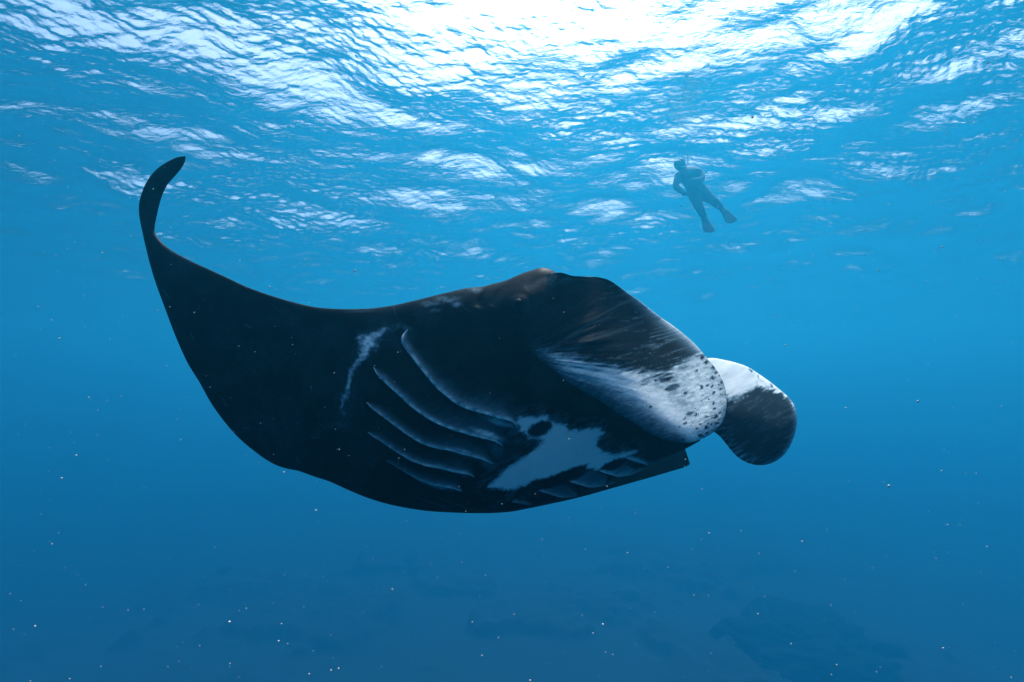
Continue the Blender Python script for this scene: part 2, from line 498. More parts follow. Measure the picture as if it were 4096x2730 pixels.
def body_pigment(px, py):
    wx = px + 16 * (fbm(px / 34, py / 34, 1, 4) - .5) + 7 * (vnoise(px / 9, py / 9, 2) - .5)
    wy = py + 12 * (fbm(px / 34, py / 34, 5, 4) - .5) + 5 * (vnoise(px / 9, py / 9, 6) - .5)
    # belly fibres run up to the right
    ca, sa = math.cos(-0.5), math.sin(-0.5)
    fa = (px * ca + py * sa); fb = (-px * sa + py * ca)
    fib = fbm(fa / 36, fb / 9, 9, 4, .6)
    mott = fbm(px / 90, py / 90, 12, 5)
    pig = 0.022 * sstep(0.35, 0.75, mott) * (.3 + fbm(px / 12, py / 12, 18, 3)) + 0.007 * vnoise(px / 6, py / 6, 4)
    rs = np.random.default_rng(61)
    for _ in range(46):                                   # old scratches
        qx, qy = rs.uniform(640, 2300), rs.uniform(1080, 1950); qa = rs.normal(.6, .7); ql = rs.uniform(8, 34)
        ux, uy = math.cos(qa), math.sin(qa)
        al = (px - qx) * ux + (py - qy) * uy; ac = -(px - qx) * uy + (py - qy) * ux + .004 * al * al
        pig = np.maximum(pig, rs.uniform(.03, .10) * np.exp(-(ac / 2.6) ** 2 - (al / ql) ** 4))
    pig = pig + 0.010 * sstep(1750, 2150, px) * sstep(1500, 1200, py) * sstep(.35, .7, fbm(px / 45, py / 30, 14, 5))
    # white throat patch
    wp = poly_field(wx + 30 * (fib - .5), wy - 15 * (fib - .5), WHITE)
    w = sstep(-12, 12, wp + 14 * (fbm(fa / 40, fb / 5, 88, 3) - .5))
    cx, cy = Z4([(905, 425)])[0]
    ex = (wx - cx) * math.cos(-.33) + (wy - cy) * math.sin(-.33); ey = -(wx - cx) * math.sin(-.33) + (wy - cy) * math.cos(-.33)
    spot = 1 - sstep(0.75, 1.15, np.hypot(ex / 60, ey / 30) + 0.5 * (fib - .5))
    w = w * (1 - spot)
    stripe = sstep(-6, 6, poly_field(wx, wy, STRIPE))
    w = w * (1 - stripe)
    pig = np.maximum(pig, w * (0.86 + 0.3 * fbm(px / 70, py / 70, 77, 4)))
    # smoky margin round the patch
    pig = np.maximum(pig, 0.14 * sstep(-80, 0, wp) * sstep(0.42, 0.7, fib) * (1 - spot) * (1 - stripe))
    dk = sstep(-5, 6, poly_field(wx, wy, STRIPE2))
    pig = pig * (1 - .97 * dk)
    for leaf, amp, g in LEAVES:
        f_ = sstep(-7, 9, poly_field(px + .5 * (wx - px), py + .5 * (wy - py), leaf)) * (1 - dk) * (1 - stripe)
        dl, _, _ = dist_poly(px, py, g)
        pig = np.maximum(pig, f_ * amp * (.25 + .75 * np.exp(-dl / 14)) * (.55 + .9 * fib))
        pig = np.maximum(pig * 1.0, 0)
    # shoulder smear
    sx_ = wx + 30 * (fbm(px / 26, py / 26, 91, 4) - .5); sy_ = wy + 30 * (fbm(px / 26, py / 26, 92, 4) - .5)
    d, _, t = dist_poly(sx_, sy_, [(1545, 1314), (1515, 1330), (1483, 1352), (1462, 1385), (1432, 1440), (1400, 1497), (1392, 1550), (1372, 1628), (1366, 1690)])
    wd = np.interp(t, [0, .12, .22, .35, .6, .8, 1], [7, 17, 26, 13, 12, 9, 7])
    st = np.interp(t, [0, .12, .22, .36, .5, .6, .7, .85, 1], [.3, 1.1, 1.6, .55, .4, .75, .6, .25, .08])
    pig = np.maximum(pig, st * np.exp(-(d / wd) ** 2) * (0.1 + 1.8 * fbm(px / 16, py / 11, 33, 4, .65) ** 1.3))
    pig = np.maximum(pig, 0.13 * np.exp(-d / 34) * fbm(px / 24, py / 24, 35, 3))
    d, _, t = dist_poly(wx, wy, [(1590, 1310), (1560, 1330), (1545, 1310), (1600, 1300), (1640, 1318)])
    pig = np.maximum(pig, 0.16 * np.exp(-(d / 10) ** 2) * fbm(px / 12, py / 12, 36, 3))
    # scuffs along the shoulder ridge and above the eye
    for (x, y, rx, ry, s) in [(1790, 1198, 46, 12, .20), (1830, 1219, 16, 10, .32), (1720, 1217, 34, 10, .18), (1905, 1160, 26, 10, .16),
                              (1740, 1245, 26, 8, .1), (2210, 1115, 24, 30, .10), (1450, 1247, 60, 6, .05), (2275, 1120, 40, 16, .14)]:
        q = np.hypot((wx - x) / rx, (wy - y) / ry)
        pig = np.maximum(pig, s * np.exp(-q ** 2) * (0.3 + 1.4 * fbm(px / 13, py / 9, 51, 3)))
    # ring of the eye
    q = np.hypot(px - 2076, (py - 1216) * 1.1)
    pig = np.maximum(pig, 0.02 * np.exp(-((q - 26) / 6) ** 2))
    # pale strip on the flap side of each gill slit
    for g, (wid, s0, s1) in zip(GILLS, [(22, .42, .45), (32, .16, .34), (22, .08, .3), (18, .07, .3), (13, .05, .25)]):
        d, sg, t = dist_poly(px, py, g)
        s = s0 + (s1 - s0) * sstep(.35, .95, t)
        ww = wid * (0.55 + 0.9 * sstep(.1, .75, t)) * (0.7 + 0.6 * fbm(px / 30, py / 30, 61, 3))
        side = sg > 0
        e = s * np.exp(-d / ww) * (0.6 + 0.8 * fib)
        e = e * sstep(0, .06, t) * (1 - sstep(.86, 1, t))
        pig = np.maximum(pig, np.where(side, e, 0))
    # smoky patches near the inner ends of the slits
    for (x, y, rx, ry, s) in [(1945, 1738, 64, 16, .7), (1850, 1808, 52, 13, .5), (1985, 1790, 30, 34, .22), (1790, 1876, 64, 10, .35), (1740, 1940, 50, 9, .4), (1950, 1850, 30, 20, .25),
                              (2000, 1688, 70, 14, .55), (2560, 1840, 30, 9, .3), (2590, 1850, 30, 10, .14), (1850, 2026, 120, 5, .05), (1720, 2010, 70, 6, .05)]:
        q = np.hypot((wx - x) / rx, ((wy - y) - 0.32 * (wx - x)) / ry)
        pig = np.maximum(pig, s * np.exp(-q ** 2) * (0.35 + 1.3 * fib))
    return np.clip(pig, 0, 1)

def gill_relief(px, py):
    """metres towards the camera; the skin dips under every flap edge"""
    h = np.zeros(px.shape)
    for g in GILLS:
        d, sg, t = dist_poly(px, py, g)
        env = sstep(0, .08, t) * (1 - sstep(.94, 1, t)) * (t > 0.001) * (t < .999)
        h += env * np.where(sg > 0, 0.010 * np.exp(-d / 34), -0.017 * np.exp(-d / 22))
    for g in FAR_GILLS:
        d, sg, t = dist_poly(px, py, g)
        env = sstep(0, .1, t) * (1 - sstep(.9, 1, t)) * (t > 0.001) * (t < .999)
        h += env * np.where(sg > 0, 0.004 * np.exp(-d / 14), -0.010 * np.exp(-d / 12))
    # brow, eye and skin folds behind the head
    q = np.hypot(px - 2076, (py - 1216) * 1.1)
    h += 0.016 * np.exp(-(np.hypot(px - 2085, (py - 1180) * 1.1) / 90) ** 2) + 0.006 * np.exp(-(q / 46) ** 2) - 0.002 * np.exp(-((q - 46) / 12) ** 2)
    for pl, s in [([(1945, 1146), (1925, 1180), (1912, 1230)], .022), ([(2110, 1090), (2030, 1130), (1985, 1175), (1965, 1225)], .018),
                  ([(2240, 1090), (2160, 1110), (2100, 1150)], .010)]:
        d, _, t = dist_poly(px, py, pl)
        h -= s * np.exp(-(d / 14) ** 2) * (1 - t) ** .5
    h += 0.004 * (fbm(px / 120, py / 120, 70, 3) - .5)
    return h * MS

def build_body():
    nfr, nbk = 230, 60
    th_f = np.linspace(0, math.pi, nfr)
    th_b = np.linspace(math.pi, 2 * math.pi, nbk + 2)[1:-1]
    v = (1 - np.cos(th_f)) / 2
    # more even spacing over the middle of the belly
    v = 0.55 * v + 0.45 * np.linspace(0, 1, nfr)
    prof = np.sqrt(np.clip(4 * v * (1 - v), 0, 1))
    px = T[:, None, 0] * (1 - v) + B[:, None, 0] * v
    py = T[:, None, 1] * (1 - v) + B[:, None, 1] * v
    dm = mean_depth(px, py)
    d = dm - bulge_f[:, None] * prof
    edge = sstep(0, .12, v) * (1 - sstep(.9, 1, v))
    d = d - gill_relief(px, py) * edge
    pig = body_pigment(px, py)
    vb = (1 - np.cos(th_b)) / 2
    pxb = T[:, None, 0] * (1 - vb) + B[:, None, 0] * vb
    pyb = T[:, None, 1] * (1 - vb) + B[:, None, 1] * vb
    db = mean_depth(pxb, pyb) + bulge_b[:, None] * np.sqrt(np.clip(4 * vb * (1 - vb), 0, 1))
    # the back lies along rays seen from the side too: keep the outline of the near side
    P = np.concatenate([at(px, py, d), at(pxb, pyb, db)], 1)
    pg = np.concatenate([pig, np.full(pxb.shape, 0.012)], 1)
    n = nfr + nbk
    o = mesh_obj('body', P.reshape(-1, 3), grid_faces(NU, n, True), M_SKIN, manta, attrs={'pigment': pg.ravel()})
    return o, px, py, d
body, bpx, bpy_, bd = build_body()

kd = kdtree.KDTree(bpx[::3, ::3].size)
_bx, _by, _bd = bpx[::3, ::3].ravel(), bpy_[::3, ::3].ravel(), bd[::3, ::3].ravel()
for i in range(len(_bx)):
    kd.insert((_bx[i], _by[i], 0), i)
kd.balance()
def body_depth(px, py):
    out = np.zeros(np.shape(px)).ravel()
    for i, (x, y) in enumerate(zip(np.ravel(px), np.ravel(py))):
        ws = 0; s = 0
        for co, k, r in kd.find_n((x, y, 0), 4):
            w = 1 / (r + 1.0) ** 2; ws += w; s += w * _bd[k]
        out[i] = s / ws
    return out.reshape(np.shape(px))

# gill flaps: thin lips of skin along every slit
def build_flap(g, width, lift, p0, p1, seed, n=110):
    e = curve(g, n, None, 1)
    tg = np.gradient(e, axis=0); tg /= np.linalg.norm(tg, axis=1)[:, None]
    nr = np.stack([tg[:, 1], -tg[:, 0]], 1)              # up and to the right: the flap side
    t = np.linspace(0, 1, 14)
    s = np.linspace(0, 1, n)
    taper = np.minimum(1, np.minimum(s / .10, (1 - s) / .08)) ** .7
    jag = 2.0 * (vnoise(s * n / 2.2, s * 0, seed) - .5)
    X = e[:, None, 0] + nr[:, None, 0] * (t * width * taper[:, None] + jag[:, None] * (1 - t))
    Y = e[:, None, 1] + nr[:, None, 1] * (t * width * taper[:, None] + jag[:, None] * (1 - t))
    base = body_depth(X, Y)
    # depth along the flap is taken from its root so that the lip stands clear of the groove
    L = MS * lift * taper[:, None] * (1 - t) ** 1.6
    front = np.minimum(base, base[:, -1:] * 0.6 + base * 0.4) - L - 0.0009 * (1 - t) + 0.0012 * t
    back = front + 0.002 + 0.0015 * t
    P = np.concatenate([at(X, Y, front), at(X, Y, back)[:, ::-1]], 1)
    fib = fbm(X / 22, Y / 22, seed, 3)
    lip = np.interp(s, [0, .15, .5, .8, 1], [p0, p0 * .9, (p0 + p1) / 2, p1, p1 * .8])[:, None]
    pg = np.maximum(lip * (np.exp(-t * width / 7.5) * .85 + .15 * np.exp(-t * width / 20.0)) * (.7 + .6 * fib), body_pigment(X, Y) * sstep(.0, .35, t))
    pg2 = np.concatenate([pg, np.full_like(pg, 0.02)], 1)
    return mesh_obj('gill_flap', P.reshape(-1, 3), grid_faces(n, 28, True), M_SKIN, manta, attrs={'pigment': pg2.ravel()})
for k, (g, (p0, p1)) in enumerate(zip(GILLS, [(1.5, 1.4), (1.2, 1.4), (.9, 1.2), (.7, 1.1), (.3, .9)])):
    build_flap(g, 46, 0.006, p0, p1, 100 + k)
for k, (g, (p0, p1)) in enumerate(zip(FAR_GILLS, [(1.2, .7), (1.1, .6), (.9, .5), (.7, .35), (.4, .2)])):
    build_flap(g, 18, 0.006, p0, p1, 120 + k, 50)

# the far wing beyond the belly
def build_far_wing():
    n = 220
    top = curve([(1640, 1880), (1900, 1860), (2200, 1830), (2500, 1800), (2690, 1790), (2741, 1797)], n)
    bot = curve([(1640, 2005), (1800, 2030), (1950, 2042), (2057, 2044), (2133, 2031), (2210, 2015), (2312, 1992), (2414, 1964), (2516, 1935), (2618, 1906),
                 (2695, 1883), (2745, 1867), (2760, 1857)], n)
    dep = rbf([(1640, 1950, 1.68), (1900, 1950, 1.70), (2200, 1900, 1.80), (2500, 1880, 2.02), (2750, 1830, 2.35), (2760, 1857, 2.35), (2057, 2046, 1.74), (2414, 1964, 1.93)], MS)
    th = np.linspace(0, 2 * math.pi, 96, endpoint=False)
    v = (1 - np.cos(th)) / 2
    s = np.linspace(0, 1, n)
    w = np.interp(s, [0, .2, .8, 1], [.04, .04, .016, .005])[:, None]
    px = top[:, None, 0] * (1 - v) + bot[:, None, 0] * v
    py = top[:, None, 1] * (1 - v) + bot[:, None, 1] * v
    d = dep(px, py) - w * np.sin(th)
    pg = 0.015 + 0.01 * fbm(px / 60, py / 60, 3, 3)
    P = at(px, py, d)
    # close the end with a rounded corner
    c = P[-1].mean(0)
    ring = c + (P[-1] - c) * 0.02
    P = np.concatenate([P, ring[None]], 0)
    pg = np.concatenate([pg, pg[-1:]], 0)
    return mesh_obj('pectoral_fin', P.reshape(-1, 3), grid_faces(n + 1, 96, True), M_SKIN, manta, attrs={'pigment': pg.ravel()})
build_far_wing()

# near cephalic fin: the unrolled paddle beside the mouth
LT = [(2030, 1160), (2120, 1128), (2190, 1096), (2240, 1091), (2285, 1103), (2341, 1107), (2402, 1111), (2433, 1120), (2473, 1145), (2514, 1176),
      (2550, 1199), (2596, 1235), (2642, 1270), (2688, 1301), (2734, 1337), (2780, 1378), (2815, 1418), (2846, 1454), (2876, 1495),
      (2897, 1541), (2906, 1592), (2904, 1638), (2892, 1684), (2880, 1702)]
LB = [(2000, 1330), (2060, 1370), (2110, 1400), (2147, 1428), (2183, 1459), (2234, 1500), (2285, 1538), (2346, 1574), (2402, 1605), (2463, 1648), (2530, 1689),
      (2591, 1730), (2642, 1753), (2698, 1769), (2744, 1773), (2785, 1765), (2831, 1745), (2866, 1719), (2880, 1702)]
LOBE_EDGE = LT[4:] + LB[::-1][1:]
def lobe_pigment(px, py):
    # fibres fan out from the root of the fin
    rx, ry = 2040.0, 1425.0
    ang = np.arctan2(py - ry, px - rx); rad = np.hypot(px - rx, py - ry)
    fan = sstep(560, 250, rad)
    fb_fan = ang * 330
    ca, sa = math.cos(-0.26), math.sin(-0.26)
    fb_lin = -px * sa + py * ca
    f1 = fbm(rad / 130, fb_fan / 6, 200, 4, .7); f2 = fbm(px / 64, fb_lin / 7, 201, 4, .7)
    fib = f1 * fan + f2 * (1 - fan)
    f3 = fbm(px / 60, fb_lin / 14, 207, 3)
    bl = np.interp(px, [2130, 2200, 2300, 2400, 2480, 2560, 2620, 2670, 2740, 2800, 2850], [1395, 1402, 1432, 1466, 1474, 1492, 1520, 1500, 1440, 1400, 1390])
    s = py - bl + 170 * (fib - .5) + 70 * (f3 - .5)
    white = sstep(-40, 46, s)
    thin = np.interp(px, [2100, 2160, 2260, 2400], [.12, .42, .8, 1.0])
    base = white * thin
    # fold ridge painted bright, the side curving under it painted in shade
    d, sg, t = dist_poly(px, py, [(2150, 1405), (2280, 1462), (2400, 1492), (2500, 1530), (2600, 1590), (2680, 1650), (2740, 1710), (2775, 1760)])
    grey = np.where(sg < 0, 0.30, 0.58) + 0.24 * (fib - .5)
    band = np.exp(-(d / np.interp(t, [0, .3, .6, 1], [22, 40, 46, 30])) ** 2)
    tone = grey + (1.0 - grey) * band
    edge_d = np.abs(poly_field(px, py, LOBE_EDGE))
    low = (sg < 0)
    tone = np.where(low, tone * (0.55 + 0.45 * sstep(4, 85, edge_d)), tone)  # shade of the turned-under lower edge, put into the pigment
    tone = tone * (0.30 + 1.3 * fbm(px / 18, fb_lin / 6, 215, 4, .65)) * (.7 + .6 * fbm(px / 70, py / 70, 216, 4))
    pig = 0.012 + base * tone * 0.9
    pig = pig + (0.95 - pig) * .55 * white * np.exp(-(d / np.interp(t, [0, .25, .6, 1], [10, 26, 40, 22])) ** 2) * sstep(.05, .3, t)
    # faint hairs across the dark part
    hair = sstep(.54, .80, fib) * np.interp(px, [2100, 2250, 2500, 2700], [.05, .12, .14, .26])
    root = sstep(-60, 260, px - 2240)
    pig = np.maximum(pig, hair * (1 - white) * (0.4 + 1.0 * f3) * (.25 + .75 * root))
    for pl, w, a in [([(2150, 1408), (2240, 1370), (2330, 1315), (2400, 1262), (2490, 1215), (2550, 1200)], 6, .07),
                     ([(2160, 1404), (2290, 1348), (2380, 1300)], 5, .06), ([(2170, 1410), (2300, 1385), (2450, 1330), (2570, 1290)], 7, .06),
                     ([(2240, 1120), (2330, 1118), (2420, 1128)], 9, .03)]:
        dd, _, tt = dist_poly(px, py + 8 * (f3 - .5), pl)
        pig = np.maximum(pig, a * np.exp(-(dd / w) ** 2) * (0.3 + 1.2 * fib))
    # pale rim of the leading edge
    rim = np.exp(-edge_d / 18) * sstep(2430, 2700, px) * (py < bl + 20)
    pig = np.maximum(pig, 0.75 * rim * (0.25 + 1.3 * fib))
    # dark freckles towards the tip
    cell = 17.0
    gx = np.floor(px / cell); gy = np.floor(py / cell)
    spots = np.zeros(px.shape)
    for ox in (-1, 0, 1):
        for oy in (-1, 0, 1):
            hx = gx + ox; hy = gy + oy
            cxp = (hx + _hash(hx, hy, 300)) * cell; cyp = (hy + _hash(hx, hy, 301)) * cell
            rr = 2.0 + 6.0 * _hash(hx, hy, 302) ** 2.2
            ed = np.abs(poly_field(cxp, cyp, LOBE_EDGE)) if False else None
            prob = 0.06 + 0.55 * sstep(2740, 2880, cxp + 0.25 * (cyp - 1560)) * (cyp < 1740)
            on = _hash(hx, hy, 303) < prob * (cxp > 2600)
            q = np.hypot((px - cxp) * .75, (py - cyp) + .3 * (px - cxp)) / rr + 1.3 * (vnoise(px / 5, py / 4, 309) - .5)
            spots = np.maximum(spots, np.where(on, 1 - sstep(.6, 1.25, q), 0))
    pig = pig * (1 - 0.88 * spots)
    for (x, y, a, b) in [(2690, 1552, 34, 15), (2660, 1520, 30, 12), (2760, 1655, 22, 8)]:
        q = np.hypot((px - x) / a, (py - y + .3 * (px - x)) / b) + .9 * (fib - .5)
        pig = pig * (1 - 0.75 * (1 - sstep(.6, 1.1, q)))
    # scratches
    for pl in ([(2400, 1640), (2440, 1600)], [(2425, 1655), (2470, 1595)], [(2290, 1560), (2330, 1530)], [(2530, 1560), (2480, 1572)], [(2560, 1600), (2480, 1606)]):
        dd, _, _ = dist_poly(px, py, pl)
        pig = pig * (1 - .45 * np.exp(-(dd / 2.2) ** 2))
    return np.clip(pig, 0, 1)

def build_lobe():
    n = 330
    Tl = curve(LT, n, {0: 0, 3: .13, 12: .52, len(LT) - 1: 1}, 2)
    Bl = curve(LB, n, {0: 0, 3: .13, 9: .48, 13: .72, len(LB) - 1: 1}, 2)
    dep = rbf([(2030, 1160, 1.60), (2000, 1330, 1.53), (2249, 1094, 1.50), (2150, 1425, 1.42), (2402, 1111, 1.50), (2402, 1605, 1.32),
               (2642, 1270, 1.58), (2642, 1753, 1.28), (2815, 1418, 1.53), (2906, 1592, 1.42), (2744, 1773, 1.28), (2450, 1400, 1.41)], MS)
    nf = 170
    v = np.linspace(0, 1, nf)
    v = .5 * v + .5 * (1 - np.cos(np.pi * v)) / 2
    s = np.linspace(0, 1, n)
    bul = np.interp(s, [0, .15, .5, .85, 1], [.02, .05, .05, .036, .006]) * MS
    for _ in range(60): bul[1:-1] = .25 * bul[:-2] + .5 * bul[1:-1] + .25 * bul[2:]
    prof = np.clip(np.sin(np.pi * v ** 1.5), 0, 1) ** .6
    px = Tl[:, None, 0] * (1 - v) + Bl[:, None, 0] * v; py = Tl[:, None, 1] * (1 - v) + Bl[:, None, 1] * v
    mean = dep(px, py)
    d = mean - bul[:, None] * prof
    # wrinkles at the root
    rx, ry = 2040.0, 1425.0
    ang = np.arctan2(py - ry, px - rx); rad = np.hypot(px - rx, py - ry)
    d = d - 0.009 * (fbm(rad / 260, ang * 330 / 20, 200, 3) - .5) * sstep(700, 150, rad) * prof
    # the fin grows out of the skin of the head
    x0 = 2240 - (py - 1094) * .36
    w = sstep(-40, 240, px - x0)
    near = px < 2620
    db_ = d.copy(); db_[near] = body_depth(px[near], py[near])
    iu = np.linspace(int(NU * .66), int(NU * .86), 7).astype(int); iv = np.linspace(45, 170, 5).astype(int)
    fit = rbf([(bpx[a, b], bpy_[a, b], bd[a, b]) for a in iu for b in iv])
    sm = np.minimum(db_, fit(px, py))
    k_ = sstep(2170, 2270, px)
    db_ = db_ * (1 - k_) + sm * k_
    skin_d = db_ + .003 - .0055 * sstep(-90, 20, px - x0)
    w2 = sstep(80, 320, px - x0)
    d = skin_d * (1 - w) + (np.minimum(d, skin_d) * (1 - w2) + d * w2) * w
    vb = np.linspace(1, 0, 50)[1:-1]
    pxb = Tl[:, None, 0] * (1 - vb) + Bl[:, None, 0] * vb; pyb = Tl[:, None, 1] * (1 - vb) + Bl[:, None, 1] * vb
    db = dep(pxb, pyb) + (0.006 - 0.55 * bul[:, None] * np.sqrt(np.clip(4 * vb * (1 - vb), 0, 1)))
    for r_ in range(n):
        db[r_] = np.maximum(db[r_], np.interp(vb, v, d[r_]) + .004)
    P = np.concatenate([at(px, py, d), at(pxb, pyb, db)], 1)
    wp_ = sstep(-60, 110, px - x0)
    pg = np.concatenate([lobe_pigment(px, py) * wp_ + body_pigment(px, py) * (1 - wp_), np.full(pxb.shape, .3)], 1)
    o = mesh_obj('cephalic_fin', P.reshape(-1, 3), grid_faces(n, nf + 48, True), M_SKIN, manta, attrs={'pigment': pg.ravel()})
    o['label'] = 'nearer cephalic fin, streaked black above and white below with dark freckles'
    return o
build_lobe()

FT = [(2690, 1500), (2770, 1450), (2843, 1433), (2897, 1441), (2947, 1453), (2993, 1470), (3038, 1499), (3080, 1528), (3121, 1561), (3154, 1590),
      (3175, 1619), (3186, 1657), (3188, 1694), (3179, 1739), (3163, 1781)]
FB = [(2720, 1640), (2790, 1690), (2860, 1731), (2902, 1773), (2926, 1804), (2956, 1833), (2993, 1853), (3034, 1862), (3063, 1860), (3105, 1845), (3138, 1818), (3163, 1781)]
def far_pigment(px, py):
    ca, sa = math.cos(-0.45), math.sin(-0.45)
    fa = px * ca + py * sa; fb = -px * sa + py * ca
    fib = fbm(fa / 40, fb / 8, 400, 4, .65)
    bl = np.interp(px, [2840, 2900, 2960, 3000, 3030, 3070, 3120, 3160, 3190], [1590, 1592, 1588, 1560, 1548, 1560, 1570, 1600, 1640])
    s = bl - py + 60 * (fib - .5) + 20 * (fbm(px / 30, py / 30, 411, 3) - .5)
    pig = 0.03 + (0.52 + .4 * fbm(px / 50, fb / 20, 431, 4)) * sstep(-14, 16, s)
    edge = np.abs(poly_field(px, py, FT + FB[::-1][1:]))
    rim = np.exp(-edge / 9) * sstep(3040, 3160, px + .4 * (py - 1700))
    pig = np.maximum(pig, .5 * rim * (.3 + 1.3 * fib))
    d, _, _ = dist_poly(px, py, [(2880, 1745), (2940, 1810), (3000, 1850)])
    pig = np.maximum(pig, .5 * np.exp(-d / 26) * sstep(.35, .7, fib))
    d, _, _ = dist_poly(px, py, [(3000, 1480), (3050, 1520), (3090, 1550)])
    pig = pig * (1 - .8 * np.exp(-(d / 8) ** 2) * sstep(.4, .6, fbm(px / 9, py / 9, 421, 2)))
    pig = pig + .12 * sstep(.5, .8, fib) * fbm(px / 60, py / 60, 441, 3)
    return np.clip(pig, 0, 1)
def build_far_lobe():
    n = 200
    Tl = curve(FT, n, {0: 0, 2: .2, 7: .55, len(FT) - 1: 1}, 2)
    Bl = curve(FB, n, {0: 0, 2: .2, 5: .5, len(FB) - 1: 1}, 2)
    dep = rbf([(2690, 1560, 1.66), (2843, 1433, 1.84), (2860, 1731, 1.64), (3034, 1862, 1.62), (3080, 1528, 1.84), (3188, 1694, 1.72), (3000, 1650, 1.70)], MS)
    nf = 110
    v = np.linspace(0, 1, nf); v = .5 * v + .5 * (1 - np.cos(np.pi * v)) / 2
    s = np.linspace(0, 1, n)
    bul = np.interp(s, [0, .3, .7, .93, 1], [.03, .055, .055, .03, .005]) * MS
    for _ in range(40): bul[1:-1] = .25 * bul[:-2] + .5 * bul[1:-1] + .25 * bul[2:]
    prof = np.sqrt(np.clip(4 * v * (1 - v), 0, 1))
    px = Tl[:, None, 0] * (1 - v) + Bl[:, None, 0] * v; py = Tl[:, None, 1] * (1 - v) + Bl[:, None, 1] * v
    d = dep(px, py) - bul[:, None] * prof
    vb = np.linspace(1, 0, 40)[1:-1]
    pxb = Tl[:, None, 0] * (1 - vb) + Bl[:, None, 0] * vb; pyb = Tl[:, None, 1] * (1 - vb) + Bl[:, None, 1] * vb
    db = dep(pxb, pyb) + .01 - .5 * bul[:, None] * np.sqrt(np.clip(4 * vb * (1 - vb), 0, 1))
    P = np.concatenate([at(px, py, d), at(pxb, pyb, db)], 1)
    pg = np.concatenate([far_pigment(px, py), np.full(pxb.shape, .03)], 1)
    o = mesh_obj('cephalic_fin', P.reshape(-1, 3), grid_faces(n, nf + 38, True), M_SKIN, manta, attrs={'pigment': pg.ravel()})
    o['label'] = 'farther cephalic fin, white at the top and black below'
build_far_lobe()

# eye on the side of the head
def build_eye():
    c = at(2076, 1216, float(body_depth(np.array([2076.]), np.array([1216.]))[0]) + 0.0112)
    nu, nv = 16, 24
    u = np.linspace(0.01, math.pi - .01, nu)[:, None]; v = np.linspace(0, 2 * math.pi, nv, endpoint=False)[None, :]
    r = .013
    P = c + r * np.stack([np.sin(u) * np.cos(v), np.sin(u) * np.sin(v), np.cos(u) + 0 * v], -1)
    mesh_obj('eye', P.reshape(-1, 3), grid_faces(nu, nv, True)[:, ::-1], mat_plain('eye', (.008, .009, .012), .6, .05), manta)
build_eye()

# ------------------------------------------------------------------ snorkeller
DV = 10.0
def dpt(X, Y, dd=0.0):
    return at(2500 + X / 3.484, 550 + Y / 3.484, DV + dd)
person = empty('person', tuple(dpt(980, 770)))
tag(person, 'snorkeller in a dark wetsuit hanging below the surface, hand on hip', 'person')

def skin_mesh(name, joints, bones, mat, parent, root=0, sub=2):
    me = bpy.data.meshes.new(name)
    off = np.array(parent.location)
    me.from_pydata([tuple(np.array(j[0]) - off) for j in joints], bones, [])
    o = bpy.data.objects.new(name + '_rig', me)
    C.objects.link(o)
    md = o.modifiers.new('skin', 'SKIN'); md.use_smooth_shade = True
    lay = me.skin_vertices[0] if len(me.skin_vertices) else None
    if lay is None:
        bpy.context.view_layer.objects.active = o
        bpy.ops.mesh.customdata_skin_add()
        lay = me.skin_vertices[0]
    for k, j in enumerate(joints):
        r = j[1] if isinstance(j[1], tuple) else (j[1], j[1])
        lay.data[k].radius = (r[0] * 1.35, r[1] * 1.35) if r[0] > .02 else r
        lay.data[k].use_root = (k == root)
    sb = o.modifiers.new('sub', 'SUBSURF'); sb.levels = sub; sb.render_levels = sub
    dg = bpy.context.evaluated_depsgraph_get()
    nm = bpy.data.meshes.new_from_object(o.evaluated_get(dg))
    nm.name = name
    bpy.data.objects.remove(o)
    nm.materials.clear(); nm.materials.append(mat)
    for p in nm.polygons: p.use_smooth = True
    r = bpy.data.objects.new(name, nm)
    C.objects.link(r); r.parent = parent
    return r

J = []; BN = []
def joint(X, Y, dd, r, par=None):
    J.append((dpt(X, Y, dd), r))
    if par is not None: BN.append((par, len(J) - 1))
    return len(J) - 1
pel = joint(1000, 770, 0, (.165, .13))
bel = joint(960, 690, .02, (.16, .125), pel)
che = joint(910, 585, .05, (.19, .14), bel)
sho = joint(880, 510, .06, (.15, .11), che)
nck = joint(810, 445, .05, .065, sho)
hd1 = joint(775, 400, .02, .095, nck)
hd2 = joint(750, 345, 0, .105, hd1)
hd3 = joint(735, 310, 0, .07, hd2)
# arm on the left of the picture: hand on hip
sl = joint(745, 545, .02, .075, sho)
el = joint(700, 690, -.10, .052, sl)
wl_ = joint(800, 775, -.16, .038, el)
pl_ = joint(850, 790, -.16, .036, wl_)
for (x, y, d2) in [(885, 785, -.16), (888, 796, -.15), (885, 806, -.14), (878, 815, -.13)]:
    joint(x, y, d2, .010, pl_)
joint(850, 770, -.18, .011, wl_)
# the other arm folded across the chest
sr = joint(1050, 500, .04, .08, sho)
er = joint(1075, 590, -.14, .056, sr)
wr = joint(985, 610, -.26, .040, er)
pr = joint(950, 600, -.28, .036, wr)
for (x, y, d2) in [(920, 590, -.30), (916, 600, -.30), (918, 610, -.30), (924, 619, -.29)]:
    joint(x, y, d2, .010, pr)
joint(950, 580, -.30, .011, wr)
# legs
hl = joint(985, 850, -.02, .105, pel)
kl = joint(1035, 985, -.12, .068, hl)
cl_ = joint(1075, 1060, -.06, .066, kl)
al = joint(1110, 1135, .02, .042, cl_)
hr = joint(1110, 800, .02, .108, pel)
kr = joint(1240, 895, -.10, .070, hr)
cr_ = joint(1300, 945, .02, .064, kr)
ar = joint(1360, 1000, .10, .042, cr_)
skin_mesh('body', J, BN, M_SUIT, person)

